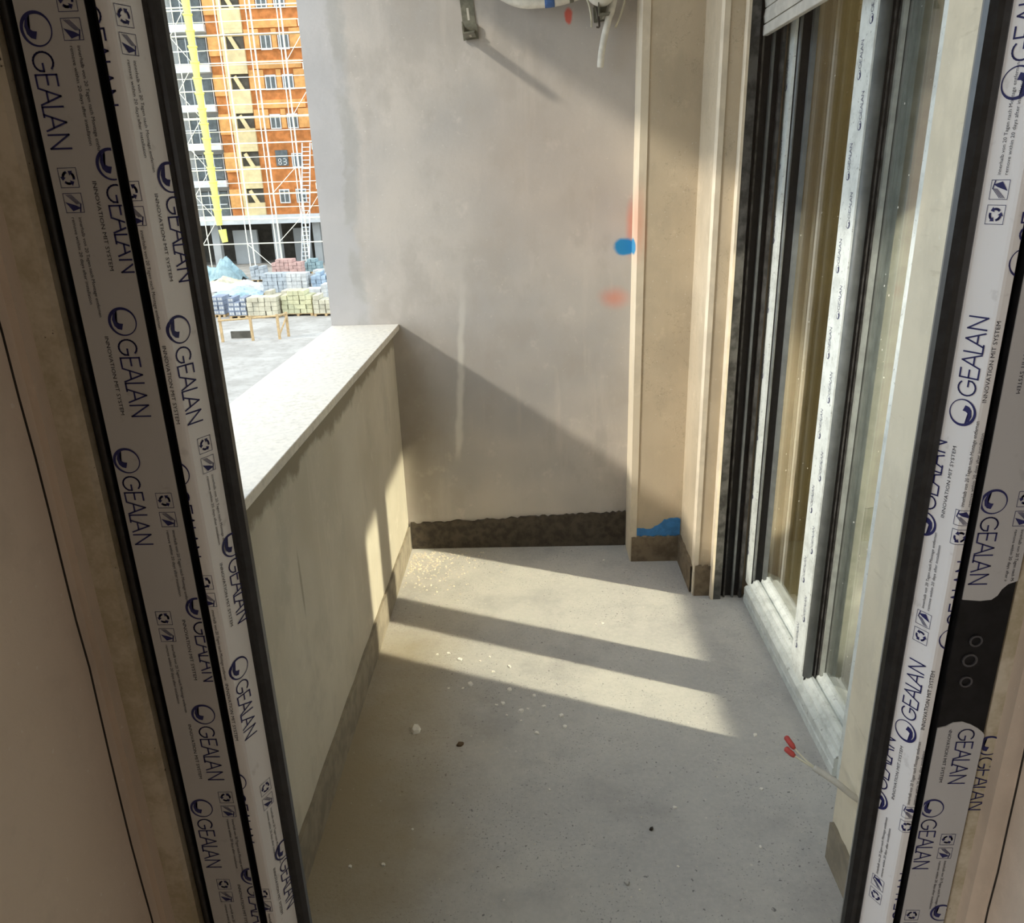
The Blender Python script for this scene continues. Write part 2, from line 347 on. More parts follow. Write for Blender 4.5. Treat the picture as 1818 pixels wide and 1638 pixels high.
def ragged(axis, fixed, a, b, base, top, th, name, mat, amp, n, parent=None, seed=1, toend=None):
    """thin skirting band whose upper edge is ragged; runs along axis from a to b"""
    r = random.Random(seed); v = []; f = []
    for i in range(n + 1):
        t = i / n; s = a + (b - a) * t
        h = (top + (toend - top) * t if toend is not None else top) + r.uniform(-amp, amp)
        for z in (base, h):
            for d in (0, th):
                v.append((s, fixed + d, z) if axis == 'x' else (fixed + d, s, z))
    for i in range(n):
        k = 4 * i; q = k + 4
        f += [(k, q, q + 2, k + 2), (k + 1, k + 3, q + 3, q + 1), (k + 2, q + 2, q + 3, k + 3)]
    mb = MB(); mb.v = v; mb.f = f
    return struct(mb.build(name, mat, parent))
ragged('x', YB, -0.575, 0.40, 0, 0.125, -0.012, 'baseboard_back', 'skirt_dark', 0.006, 70, seed=2, toend=0.165)
ragged('x', 3.078, 0.409, 0.618, 0, 0.115, -0.012, 'baseboard_pilaster', 'skirt_brown', 0.004, 20, seed=3)
ragged('y', 0.622, 2.79, 3.068, 0, 0.12, -0.012, 'baseboard_right', 'skirt_brown', 0.004, 24, seed=4)
ragged('x', 2.772, 0.622, 0.683, 0, 0.13, -0.010, 'baseboard_reveal', 'skirt_brown', 0.006, 12, seed=5)
ragged('y', PX, 0.72, 3.22, 0, 0.135, 0.010, 'baseboard_left', 'skirt_grey', 0.005, 30, seed=6, toend=0.115)
ragged('y', 0.704, 0.75, 1.487, 0, 0.11, -0.010, 'baseboard_pier', 'skirt_grey', 0.006, 30, seed=8)
# blue brushed patch above the pilaster skirting
r = random.Random(5); up = []; lo_ = []
for i in range(21):
    t = i / 20; x = 0.422 + 0.196 * t
    lo_.append((x, 0.118 + r.uniform(-.003, .003))); up.append((x, 0.150 + 0.045 * min(1, max(0, (t - .35) / .3)) + 0.004 * math.sin(9 * t) + r.uniform(-.003, .003)))
bp = MB().prism(lo_ + up[::-1], 'y', 3.0755, 3.078).build('paint_patch', 'blue_paint', bpy.data.objects['wall_right_pilaster'])
bp['label'] = 'brushed patch of blue paint'

# ------------------------------------------------------------------ side room behind the glazed door
struct(box(0.98, 4.2, 0.2, 3.6, -0.25, -0.005).build('floor_side_room', plain('side_room_floor', srgb(210, 204, 170), 0.6, 0.3, 0.06, 6)))
struct(box(0.95, 4.2, 3.25, 3.55, -0.05, 2.7).build('wall_side_room_far', 'side_room'))
struct(box(4.1, 4.3, 0.2, 3.55, -0.05, 2.7).build('wall_side_room_right', 'side_room'))
struct(box(0.98, 4.2, 0.0, 0.2, -0.05, 2.7).build('wall_side_room_near', 'side_room'))
struct(box(0.98, 4.3, 0.0, 3.55, 2.7, 2.9).build('ceiling_side_room', 'ceiling'))

# ------------------------------------------------------------------ room of the camera
RY = 0.40
struct(box(-2.1, -0.402, RY, 0.70, -0.05, 2.7).build('wall_front_left', 'room_plaster'))
struct(box(0.4424, 0.98, RY, 0.70, -0.05, 2.7).build('wall_front_right', 'room_plaster'))
struct(box(-0.402, 0.4424, RY, 0.70, 2.25, 2.7).build('wall_front_lintel', 'room_plaster'))
struct(box(-2.3, 2.4, -3.6, 0.66, -0.25, -0.03).build('floor', plain('room_screed', srgb(150, 144, 134), 0.85, 0.2, 0.15, 8)))
struct(box(-2.3, -2.1, -3.4, 0.70, -0.05, 2.7).build('wall_room_left', 'room_plaster'))
struct(box(0.98, 1.10, -3.4, 0.70, -0.05, 2.7).build('wall_room_right', 'room_plaster'))
struct(box(-2.3, 2.2, -3.6, -3.4, -0.05, 2.7).build('wall_room_rear', 'room_plaster'))
struct(box(-2.3, 2.2, -3.6, 0.70, 2.7, 2.9).build('ceiling', 'ceiling'))

# ------------------------------------------------------------------ film print (flat lettering on the protective film)
def ribbon(pts, w, closed=False):
    v = []; f = []
    seg = list(zip(pts[:-1], pts[1:])) + ([(pts[-1], pts[0])] if closed else [])
    for (a, b) in seg:
        d = Vector((b[0] - a[0], b[1] - a[1])); L = d.length
        if L < 1e-9: continue
        d /= L; nx, ny = -d.y * w / 2, d.x * w / 2; e = d * (w * 0.42)
        k = len(v); v += [(a[0] - e.x + nx, a[1] - e.y + ny), (a[0] - e.x - nx, a[1] - e.y - ny), (b[0] + e.x - nx, b[1] + e.y - ny), (b[0] + e.x + nx, b[1] + e.y + ny)]
        f.append((k, k + 1, k + 2, k + 3))
    return v, f
def join(*ps):
    V = []; F = []
    for v, f in ps:
        k = len(V); V += v; F += [tuple(i + k for i in q) for q in f]
    return V, F
def xf(p, sx, sy, dx, dy): return [(a * sx + dx, b * sy + dy) for a, b in p[0]], p[1]
def arc(cx, cy, r, a0, a1, n): return [(cx + r * math.cos(a0 + (a1 - a0) * i / n), cy + r * math.sin(a0 + (a1 - a0) * i / n)) for i in range(n + 1)]
def text2d(body, length, height):
    cu = bpy.data.curves.new('t', 'FONT'); cu.body = body; cu.resolution_u = 2
    ob = bpy.data.objects.new('t', cu); C.objects.link(ob)
    dg = bpy.context.evaluated_depsgraph_get(); me = ob.evaluated_get(dg).to_mesh()
    v = [(p.co.x, p.co.y) for p in me.vertices]; f = [tuple(p.vertices) for p in me.polygons]
    ob.evaluated_get(dg).to_mesh_clear(); bpy.data.objects.remove(ob); bpy.data.curves.remove(cu)
    x0 = min(p[0] for p in v); x1 = max(p[0] for p in v); y1 = max(p[1] for p in v)
    return [((a - x0) * length / (x1 - x0), b * height / y1) for a, b in v], f
CAP = 0.0150
def lettering():
    w = 0.092; R = math.radians; ps = []; x = 0.0
    ps.append(ribbon(arc(0.50, 0.5, 0.47, R(48), R(330), 16) + [(0.93, 0.46), (0.58, 0.46)], w)); x = 1.10
    for q in ([(0, 0), (0, 1), (0.52, 1)], [(0, 0), (0.54, 0)], [(0, 0.52), (0.46, 0.52)]): ps.append(ribbon([(a + x, b) for a, b in q], w))
    x = 1.72
    for q in ([(0, 0), (0.40, 1), (0.80, 0)], [(0.16, 0.36), (0.64, 0.36)]): ps.append(ribbon([(a + x, b) for a, b in q], w))
    x = 2.62; ps.append(ribbon([(x, 1), (x, 0), (x + 0.48, 0)], w))
    x = 2.98
    for q in ([(0, 0), (0.40, 1), (0.80, 0)], [(0.16, 0.36), (0.64, 0.36)]): ps.append(ribbon([(a + x, b) for a, b in q], w))
    x = 3.98; ps.append(ribbon([(x, 0), (x, 1), (x + 0.68, 0), (x + 0.68, 1)], w))
    return join(*ps)
def disc_logo():
    R = 0.0112; n = 36; v = []; f = []
    for i in range(n):
        a = 2 * math.pi * i / n
        v += [(R * math.cos(a), R * math.sin(a)), (R * 0.045 + R * 0.86 * math.cos(a), R * 0.055 + R * 0.86 * math.sin(a))]
    for i in range(n):
        j = (i + 1) % n; f.append((2 * i, 2 * j, 2 * j + 1, 2 * i + 1))
    leaf = [(.15, .02), (.58, -.13), (.50, -.42), (.28, -.62), (-.15, -.70), (-.55, -.58), (-.78, -.26), (-.55, -.42), (-.25, -.47), (0, -.40), (.12, -.22)]
    k = len(v); v += [(a * R, b * R) for a, b in leaf]
    # fan from an inside point keeps the crescent's outline
    c = len(v); v.append((0.22 * R, -0.40 * R)); m = len(leaf)
    f += [(c, k + i, k + (i + 1) % m) for i in range(m)]
    return v, f
LET = xf(lettering(), CAP * 0.90, CAP, 0.0250, -CAP / 2)
DISC = xf(disc_logo(), 1, 1, 0.0112, 0)
SUBT = xf(text2d('INNOVATION MIT SYSTEM', 0.064, 0.0030), 1, 1, 0.0225, -0.0165)
def icon_frame(x): 
    s = 0.0135; return ribbon([(x, -s / 2), (x + s, -s / 2), (x + s, s / 2), (x, s / 2)], 0.0004, True)
def recycle(x):
    c = (x + 0.00675, 0); ps = []
    for k in range(3):
        a = math.radians(90 + 120 * k)
        ps.append(ribbon(arc(c[0], c[1], 0.0040, a - 0.15, a + 0.80, 4), 0.0017))
        t = a + 0.90; q = (c[0] + 0.0040 * math.cos(t), c[1] + 0.0040 * math.sin(t)); d = (-math.sin(t), math.cos(t)); nn = (math.cos(t), math.sin(t))
        ps.append(([(q[0] + nn[0] * .0021, q[1] + nn[1] * .0021), (q[0] - nn[0] * .0021, q[1] - nn[1] * .0021), (q[0] + d[0] * .0026, q[1] + d[1] * .0026)], [(0, 1, 2)]))
    return join(*ps)
def peel(x):
    ps = [ribbon([(x + .001, -.0045 + i * .0012), (x + .0075, .0052 - (3 - i) * .001)], .0004) for i in range(4)]
    ps.append(([(x + .0060, -.0060), (x + .0125, -.0015), (x + .0105, .0050), (x + .0085, .0015)], [(0, 1, 2, 3)]))
    ps.append(ribbon([(x + .0075, .0052), (x + .0128, .0040)], .0009))
    return join(*ps)
ICON = join(icon_frame(0), recycle(0), icon_frame(0.0175), peel(0.0175))
TXT = join(xf(text2d('innerhalb von 20 Tagen nach Montage entfernen', 0.074, 0.0026), 1, 1, 0.0345, 0.0012),
           xf(text2d('remove within 20 days after installation', 0.064, 0.0026), 1, 1, 0.0345, -0.0040))
PRINT = {'logo': ((DISC, 'ink_blue'), (LET, 'ink_blue'), (SUBT, 'ink_black')), 'logo_plain': ((DISC, 'ink_blue'), (LET, 'ink_blue')),
         'letters': ((LET, 'ink_blue'), (SUBT, 'ink_black')), 'disc': ((DISC, 'ink_blue'),), 'note': ((ICON, 'ink_blue'), (TXT, 'ink_black')),
         'subtitle': ((SUBT, 'ink_black'),)}
PN = {id(DISC): 'printed_emblem', id(LET): 'printed_lettering', id(SUBT): 'printed_slogan', id(ICON): 'printed_icons', id(TXT): 'printed_note'}
PL = {'printed_emblem': 'navy ring emblem with a leaf shape', 'printed_lettering': 'navy capital lettering', 'printed_slogan': 'small black slogan line',
      'printed_icons': 'navy recycling and peeling icons', 'printed_note': 'two fine lines of small print'}
def put_print(kind, path, uc, z0, parent, down=True, zr=(0, 3), scale=1.0, lift=0.0004):
    """path: list of (x, y) points of the film surface seen from the printed side, left to right; uc: centre line across it"""
    P = [Vector(p) for p in path]; cum = [0.0]
    for a, b in zip(P[:-1], P[1:]): cum.append(cum[-1] + (b - a).length)
    for geo, mat in PRINT[kind]:
        bm = bmesh.new(); vs = []
        for s, t in geo[0]:
            s *= scale; t *= scale
            vs.append(bm.verts.new((uc + t, z0 - s, 0) if down else (uc - t, z0 + s, 0)))
        for q in geo[1]:
            try: bm.faces.new([vs[i] for i in q])
            except ValueError: pass
        def cut(co, no, clear):
            bmesh.ops.bisect_plane(bm, geom=bm.verts[:] + bm.edges[:] + bm.faces[:], plane_co=co, plane_no=no, clear_outer=clear)
        cut((0.0003, 0, 0), (-1, 0, 0), True); cut((cum[-1] - 0.0003, 0, 0), (1, 0, 0), True)
        cut((0, zr[0], 0), (0, -1, 0), True); cut((0, zr[1], 0), (0, 1, 0), True)
        for c in cum[1:-1]: cut((c, 0, 0), (1, 0, 0), False)
        if not bm.faces: bm.free(); continue
        for v in bm.verts:
            u = v.co.x; i = 0
            while i < len(cum) - 2 and u > cum[i + 1] - 1e-7: i += 1
            d = (P[i + 1] - P[i]).normalized(); nrm = Vector((d.y, -d.x)); q = P[i] + d * (u - cum[i]) + nrm * lift
            v.co = Vector((q.x, q.y, v.co.y))
        bmesh.ops.recalc_face_normals(bm, faces=bm.faces)
        me = bpy.data.meshes.new(PN[id(geo)]); bm.to_mesh(me); bm.free(); me.materials.append(M[mat])
        o = bpy.data.objects.new(PN[id(geo)], me); C.objects.link(o); o.parent = parent; o['label'] = PL[PN[id(geo)]]

# ------------------------------------------------------------------ door_1: the glazed door in front of the camera
D1 = struct(empty('door_1')); D1['label'] = 'black framed glazed door wrapped in printed white protective film'
Z0, Z1 = 0.0, 2.25
# fixed outer frame
MB().prism([(-0.402, 0.606), (-0.376, 0.606), (-0.372, 0.610), (-0.372, 0.68), (-0.402, 0.68)], 'z', Z0, Z1).build('frame_jamb', 'grimy', D1)
fj = MB().prism([(0.4424, 0.606), (0.4424, 0.68), (0.4110, 0.68), (0.4110, 0.610), (0.4150, 0.606)], 'z', Z0, Z1).build('frame_jamb', 'grimy', D1)
put_print('logo_plain', [(0.413, 0.606), (0.430, 0.606)], 0.008, 1.095, fj)
# raised plaster lip and its open crack
box(-0.412, -0.3955, 0.592, 0.606, Z0, Z1).build('sealant_strip', 'room_plaster', D1)
box(0.4265, 0.4480, 0.592, 0.606, Z0, Z1).build('sealant_strip', 'room_plaster', D1)
for x, w_, sd in ((-0.4015, 'wall_front_left', 4), (0.4419, 'wall_front_right', 6)):
    r_ = random.Random(sd); yy = 0.582; P_ = []
    for k in range(46): yy += r_.uniform(-.0022, .0022); yy = min(.590, max(.572, yy)); P_.append((x, yy, k * .05))
    MB().tube(P_, .0009, 4).build('plaster_crack', 'dark_bit', bpy.data.objects[w_])
# hinge side rebate
box(-0.372, -0.3505, 0.625, 0.68, Z0, Z1).build('rebate', 'black', D1)
MB().tube([(-0.3665, 0.619, Z0), (-0.3665, 0.619, Z1)], 0.0050, 8).build('frame_gasket', 'gasket', D1, smooth=True)
# sash stiles
MB().prism([(-0.3505, 0.602), (-0.3495, 0.601), (-0.3015, 0.601), (-0.3010, 0.602), (-0.3010, 0.612), (-0.2945, 0.612), (-0.2945, 0.66), (-0.3505, 0.66)], 'z', Z0 + 0.02, Z1 - 0.02).build('stile', 'black', D1)
MB().prism([(0.3605, 0.66), (0.3605, 0.612), (0.3664, 0.612), (0.3664, 0.602), (0.3670, 0.601), (0.4100, 0.601), (0.4107, 0.602), (0.4107, 0.66)], 'z', Z0 + 0.02, Z1 - 0.02).build('stile', 'black', D1)
box(-0.3010, 0.3664, 0.601, 0.66, 0.02, 0.11).build('bottom_rail', 'black', D1); box(-0.3010, 0.3664, 0.601, 0.66, 2.15, 2.23).build('top_rail', 'black', D1)
# glazing beads, wrapped in film
BL = [(-0.2940, 0.604), (-0.2937, 0.601), (-0.2928, 0.600), (-0.2850, 0.600), (-0.2830, 0.6008), (-0.2820, 0.603), (-0.2705, 0.627)]
BR = [(0.3370, 0.627), (0.3505, 0.603), (0.3520, 0.6008), (0.3540, 0.600), (0.3588, 0.600), (0.3597, 0.601), (0.3600, 0.604)]
bl = MB().prism(BL + [(-0.2705, 0.632), (-0.2940, 0.632)], 'z', 0.11, 2.15).build('glazing_bead', 'film', D1)
br = MB().prism(BR + [(0.3600, 0.632), (0.3370, 0.632)], 'z', 0.11, 2.15).build('glazing_bead', 'film', D1)
box(-0.27, 0.34, 0.605, 0.632, 0.105, 0.13).build('glazing_bead', 'film', D1); box(-0.27, 0.34, 0.605, 0.632, 2.13, 2.155).build('glazing_bead', 'film', D1)
# gaskets round the pane
for x0, x1, s in ((-0.2755, -0.2610, 1), (0.3250, 0.3400, -1)):
    a, b = (x0, x1) if s > 0 else (x1, x0)
    MB().prism([(a, 0.626), (a + s * .003, 0.6235), (a + s * .006, 0.6265), (a + s * .0105, 0.6265), (a + s * .0145, 0.6315), (b, 0.638), (a, 0.638)], 'z', 0.12, 2.14).build('pane_gasket', 'gasket', D1)
box(-0.2850, -0.2750, 0.6435, 0.655, 0.12, 2.14).build('spacer', 'gasket', D1); box(0.3325, 0.3450, 0.6435, 0.655, 0.12, 2.14).build('spacer', 'spacer', D1)
box(-0.28, 0.345, 0.6385, 0.6425, 0.12, 2.14).build('pane', 'glass', D1)
# film on the sash faces
def film_strip(x0, x1, y, za, zb, name, parent, jag_lo=None, jag_hi=None):
    pts = [(x0, za), (x1, za)] if jag_lo is None else jag_lo
    pts = pts + ([(x1, zb), (x0, zb)] if jag_hi is None else jag_hi)
    return MB().prism(pts, 'y', y, y + 0.0010).build(name, 'sash_film', parent)
SL = [(-0.3502, 0.600), (-0.3012, 0.600)]; SR = [(0.3668, 0.600), (0.4105, 0.600)]
fl = film_strip(-0.3502, -0.3012, 0.600, 0.05, 2.2, 'protective_film', D1)
TH = [(0.3668, 1.2445), (0.3820, 1.2430), (0.3915, 1.2440), (0.3960, 1.2480), (0.3985, 1.2540), (0.4030, 1.2590), (0.4105, 1.2620)]
TL = [(0.4105, 1.1010), (0.4085, 1.1040), (0.4040, 1.1080), (0.3960, 1.1130), (0.3880, 1.1160), (0.3800, 1.1150), (0.3740, 1.1110), (0.3668, 1.1090)]
fu = film_strip(0, 0, 0.600, 0, 0, 'protective_film', D1, TH, [(0.4105, 2.2), (0.3668, 2.2)])
fd = film_strip(0, 0, 0.600, 0, 0, 'protective_film', D1, [(0.3668, 0.05), (0.4105, 0.05)], TL)
for z, x in ((1.2024, 0.3856), (1.1825, 0.3836), (1.1598, 0.3840)):
    m = MB(); k = 14
    ro_, ri_ = (0.0058, 0.0042) if z != 1.1825 else (0.0068, 0.0050)
    for i in range(k):
        a = 2 * math.pi * i / k
        for rr, y in ((ro_, .6008), (ro_, .5995), (ri_, .5995), (ri_, .6008)): m.v.append((x + rr * math.cos(a), y, z + rr * math.sin(a)))
    for i in range(k):
        j = (i + 1) % k
        for q in range(3): m.f.append((4 * i + q, 4 * j + q, 4 * j + q + 1, 4 * i + q + 1))
    m.build('handle_screw_hole', plain('dark_metal_rim', (0.05, 0.05, 0.055, 1), 0.35, 0.5), D1)
# prints, left sash
for k, u, z in (('logo', .0125, 1.7165), ('logo', .0465, 1.6283), ('logo', .0315, 1.5143), ('logo_plain', .0115, 1.3996), ('logo', .0475, 1.2589), ('logo', .0330, 1.1452),
                ('logo_plain', .0125, 1.0333), ('logo', .0495, .9439), ('logo', .031, .82), ('note', .0375, 1.7285), ('note', .0130, 1.6155), ('note', .0368, 1.3588), ('note', .0150, 1.2451),
                ('note', .0390, 1.0421), ('note', .0190, .9288), ('logo', .031, 1.86), ('logo', .031, .7), ('note', .030, .58)):
    put_print(k, SL, u, z, fl)
for k, u, z in (('logo', -.0010, 1.7438), ('logo', .0385, 1.6183), ('logo', .0225, 1.5056), ('logo', -.0020, 1.3869), ('logo', .0380, 1.3102), ('logo', .0225, 1.1902), ('logo', -.0020, 1.0657),
                ('logo', .0370, .9572), ('note', .0230, 1.7194), ('note', .0045, 1.6049), ('note', .0280, 1.4034), ('note', .0050, 1.2803), ('note', .0290, 1.0411), ('note', .0050, .9151), ('logo', .0225, .80)):
    put_print(k, BL, u, z, bl)
for k, u, z in (('logo', .0150, 1.6400), ('logo', .0175, 1.3990), ('logo', .0010, 1.2945), ('logo', .0165, 1.0849), ('logo', .0005, .9911), ('logo_plain', .0425, 1.1936), ('logo_plain', .0430, .8438),
                ('logo_plain', .0430, 1.5174), ('note', .0160, 1.5558), ('note', .0150, 1.1929), ('note', .0330, 1.2976), ('note', .0150, .8799), ('note', .0335, .9851)):
    put_print(k, BR, u, z, br, down=False)
for k, u, z in (('logo_plain', .0100, 1.3476), ('logo', .0270, 1.5148), ('note', .0360, 1.345)): put_print(k, SR, u, z, fu, zr=(1.2455 if k != 'note' else 1.262, 3))
for k, u, z in (('logo_plain', .0090, 1.0262), ('logo', .0270, 1.1330), ('disc', .0390, .8898), ('note', .0300, .9826), ('note', .0100, .8822), ('logo', .020, .78)): put_print(k, SR, u, z, fd, zr=(0, 1.1080))

# ------------------------------------------------------------------ door_2: the glazed door in the right wall
D2 = struct(empty('door_2')); D2['label'] = 'side balcony door with white film on its dark frame'
YF, YN, YM0, YM1 = 2.772, 1.76, 2.085, 2.188
box(0.692, 0.722, 2.732, 2.772, 0.0, 2.32).build('shutter_guide', 'guide', D2, bevel=0.002)
box(0.722, 0.806, 2.764, 2.772, 0.0, 2.32).build('guide_channel', 'black', D2)
box(0.736, 0.742, 2.748, 2.766, 0.0, 2.32).build('guide_rib', 'guide', D2); box(0.768, 0.775, 2.745, 2.766, 0.0, 2.32).build('guide_rib', 'grey_alu', D2)
box(0.796, 0.806, 2.742, 2.766, 0.0, 2.32).build('guide_rib', 'guide', D2)
box(0.683, 0.692, 2.730, 2.772, 0.0, 2.32).build('guide_lip', 'bead', D2)
RAIL = [(0.808, 0.0), (0.808, 0.026), (0.811, 0.030), (0.809, 0.034), (0.809, 0.060), (0.814, 0.066), (0.822, 0.068), (0.824, 0.082), (0.834, 0.086), (0.836, 0.096), (0.846, 0.102),
        (0.857, 0.100), (0.859, 0.092), (0.866, 0.092), (0.868, 0.104), (0.880, 0.112), (0.880, 0.124), (0.895, 0.124), (0.94, 0.10), (0.94, 0.0)]
bt = MB().prism(RAIL, 'y', YN, 2.720).build('bottom_rail', 'dusty_film', D2)
box(0.82, 0.94, YN, 2.745, 2.16, 2.32).build('top_rail', 'dusty_film', D2)
# far jamb and centre mullion: film face, dark cheek, filmed bead
def post(y0, y1, near, name):
    p = box(0.828, 0.888, y0, y1, 0.07, 2.16).build(name, 'black', D2)
    f = MB().prism([(0.820, y0 + .003), (0.828, y0), (0.8285, y1), (0.820, y1 - .003)], 'z', 0.072, 2.16).build('post_film', 'dusty_film', D2)
    if near:   # rounded grey cheek on the side that faces the camera
        MB().prism([(0.8235, y0), (0.826, y0 - .007), (0.834, y0 - .012), (0.843, y0 - .012), (0.850, y0 - .008), (0.853, y0)], 'z', 0.100, 2.16).build('cheek_cover', 'grey_alu', D2, smooth=True)
        for x in (0.858, 0.868): box(x, x + .004, y0 - .006, y0, 0.100, 2.16).build('cheek_groove', 'guide', D2)
        MB().prism([(0.872, y0), (0.874, y0 - .016), (0.883, y0 - .020), (0.883, y0)], 'z', 0.105, 2.16).build('post_bead', 'grey_film', D2)
    return p, f
box(0.889, 1.0, 2.00, 2.10, 0.02, 2.2).build('beam_gap_block', 'grey_film', D2)  # added post, blocks the beam to widen the gap between floor stripes
pf, ff = post(2.700, 2.772, False, 'jamb'); pm, fm = post(YM0, YM1, True, 'mullion')
MB().prism([(0.832, 2.700), (0.836, 2.694), (0.840, 2.694), (0.842, 2.700)], 'z', 0.1, 2.16).build('cheek_cover', 'grey_alu', D2)
MB().prism([(0.868, 2.700), (0.870, 2.686), (0.882, 2.682), (0.883, 2.700)], 'z', 0.108, 2.16).build('post_bead', 'grey_alu', D2)
box(0.820, 0.94, YN - .26, YN, 0.0, 2.32).build('jamb', 'dusty_film', D2)  # unseen wide jamb, ends the near pane where the added beam should stop
for y0, y1 in ((YM1 - .01, 2.71), (YN - .01, YM0 + .01)): box(0.884, 0.888, y0, y1, 0.115, 2.17).build('pane', 'glass_side', D2)
dm = MB(); rr = random.Random(21)
for _ in range(90):
    y = rr.choice((rr.uniform(2.2, 2.68), rr.uniform(1.8, 2.06))); z = rr.uniform(.2, 2.1); q = rr.uniform(.0008, .0024); k = len(dm.v)
    dm.v += [(.8835, y + q * math.cos(a), z + q * 1.3 * math.sin(a)) for a in (0, 1.05, 2.1, 3.14, 4.2, 5.25)]; dm.f.append(tuple(range(k, k + 6)))
ds = dm.build('dust_specks', 'plaster_chip', D2); ds['kind'] = 'stuff'
# prints on the film of the mullion and the far post (seen from the balcony: left is far)
MF = [(0.820, YM1 - .003), (0.820, YM0 + .003)]; FF = [(0.820, 2.768), (0.820, 2.703)]
z = 0.16; i = 0
while z < 2.1:
    put_print('logo_plain', MF, (0.030, 0.068)[i % 2], z, fm, down=False, zr=(0.07, 2.15), lift=.0006)
    if i % 2 == 0: put_print('logo_plain', FF, 0.020, z + .03, ff, down=False, zr=(0.07, 2.15), lift=.0006)
    z += 0.117; i += 1
# shutter, rolled down a hand's breadth
SH = empty('roller_shutter', (0.74, 2.25, 1.985)); tag(SH, 'pale slatted roller shutter at the top of the side door', 'shutter')
child(box(0.732, 0.750, 1.50, 2.742, 1.985, 2.015), 'bottom_bar', 'shutter', SH, bevel=0.003)
for i in range(6):
    z = 2.019 + i * 0.043
    child(MB().prism([(0.735, z), (0.746, z), (0.749, z + .02), (0.746, z + .040), (0.735, z + .040), (0.731, z + .02)], 'y', 1.50, 2.742), 'slat', 'shutter', SH)

# ------------------------------------------------------------------ things on the back wall
def bracket(x, zb, label):
    b = empty('wall_bracket', (x, YB, zb)); tag(b, label, 'bracket')
    m = child(box(x - .024, x + .024, YB - .004, YB, zb, zb + 0.42), 'wall_plate', 'steel', b)
    child(MB().prism([(x - .020, zb + .0), (x + .020, zb + .0), (x + .020, zb + .004), (x - .016, zb + .004), (x - .016, zb + .038), (x - .020, zb + .038)], 'y', YB - .13, YB - .004), 'arm', 'steel', b)
    child(box(x - .028, x + .028, YB - .012, YB - .004, zb - .004, zb + .044), 'foot', 'steel', b)
    for k in range(5): child(box(x - .004, x + .004, YB - .0048, YB - .0038, zb + .06 + k * .07, zb + .10 + k * .07), 'slot', 'slot', b)
    for k in range(1): child(box(x - .002, x + .006, YB - .085 - k * .07, YB - .035 - k * .07, zb - .0006, zb), 'slot', 'slot', b)
    b.rotation_euler.y = -0.09
    child(MB().tube([(x + .012, YB - .012, zb + .022), (x + .012, YB - .022, zb + .022)], .007, 6), 'bolt', 'steel', b)
    return b
bracket(-0.205, 2.082, 'zinc slotted wall bracket with a long diagonal shadow')
bracket(0.275, 2.125, 'zinc wall bracket behind the tangle of pipes and wires')
# wrapped pipe coil
PC = empty('pipe_bundle', (0.07, 3.17, 2.16)); tag(PC, 'sagging bundle of white wrapped pipes with blue tape', 'pipes')
arcp = smoothpath([(-0.20, 3.20, 2.36), (-0.13, 3.18, 2.25), (-0.04, 3.165, 2.190), (0.05, 3.16, 2.180), (0.15, 3.16, 2.192), (0.23, 3.17, 2.225), (0.30, 3.19, 2.30), (0.31, 3.21, 2.45)], 6)
child(MB().tube(arcp, .022, 12), 'wrapped_pipe', 'pipe_white', PC, smooth=True)
a2 = [Vector((p.x, p.y - .008, p.z + .040)) for p in arcp]
child(MB().tube(a2, .016, 10), 'wrapped_pipe', 'pipe_white', PC, smooth=True)
k0 = min(range(len(arcp)), key=lambda i: abs(arcp[i].x - 0.085)); tp = [Vector(p) for p in arcp[k0 - 1:k0 + 2]]
child(MB().tube(tp, .0232, 12), 'tape_band', 'tape_blue', PC, smooth=True)
k1 = min(range(len(arcp)), key=lambda i: abs(arcp[i].x - 0.165)); child(MB().tube(arcp[k1 - 1:k1 + 1], .0232, 12), 'tape_band', 'steel', PC, smooth=True)
KN = smoothpath([(0.20, 3.15, 2.25), (0.235, 3.13, 2.185), (0.275, 3.13, 2.170), (0.305, 3.15, 2.21), (0.27, 3.17, 2.25), (0.22, 3.16, 2.23)], 5)
child(MB().tube(KN, .020, 10), 'tape_knot', 'pipe_white', PC, smooth=True)
child(MB().tube(smoothpath([(0.322, 3.16, 2.235), (0.306, 3.165, 2.165), (0.285, 3.175, 2.08), (0.273, 3.185, 2.02), (0.268, 3.19, 1.965)], 6), [.016] * 9 + [.0125] * 15 + [.0115], 10), 'drain_hose', 'pipe_white', PC, smooth=True)['label'] = 'white drain hose hanging down'
for i, (pts, mt) in enumerate((([(0.20, 3.17, 2.22), (0.222, 3.15, 2.165), (0.232, 3.16, 2.125), (0.236, 3.20, 2.10)], 'wire_pale'),
        ([(0.235, 3.15, 2.20), (0.252, 3.14, 2.14), (0.262, 3.17, 2.098), (0.257, 3.21, 2.10)], 'wire_dark'),
        ([(0.335, 3.17, 2.25), (0.352, 3.16, 2.19), (0.338, 3.18, 2.13), (0.322, 3.20, 2.095)], 'wire_pale'))):
    child(MB().tube(smoothpath(pts, 6), .0035, 6), 'wire', mt, PC, smooth=True)

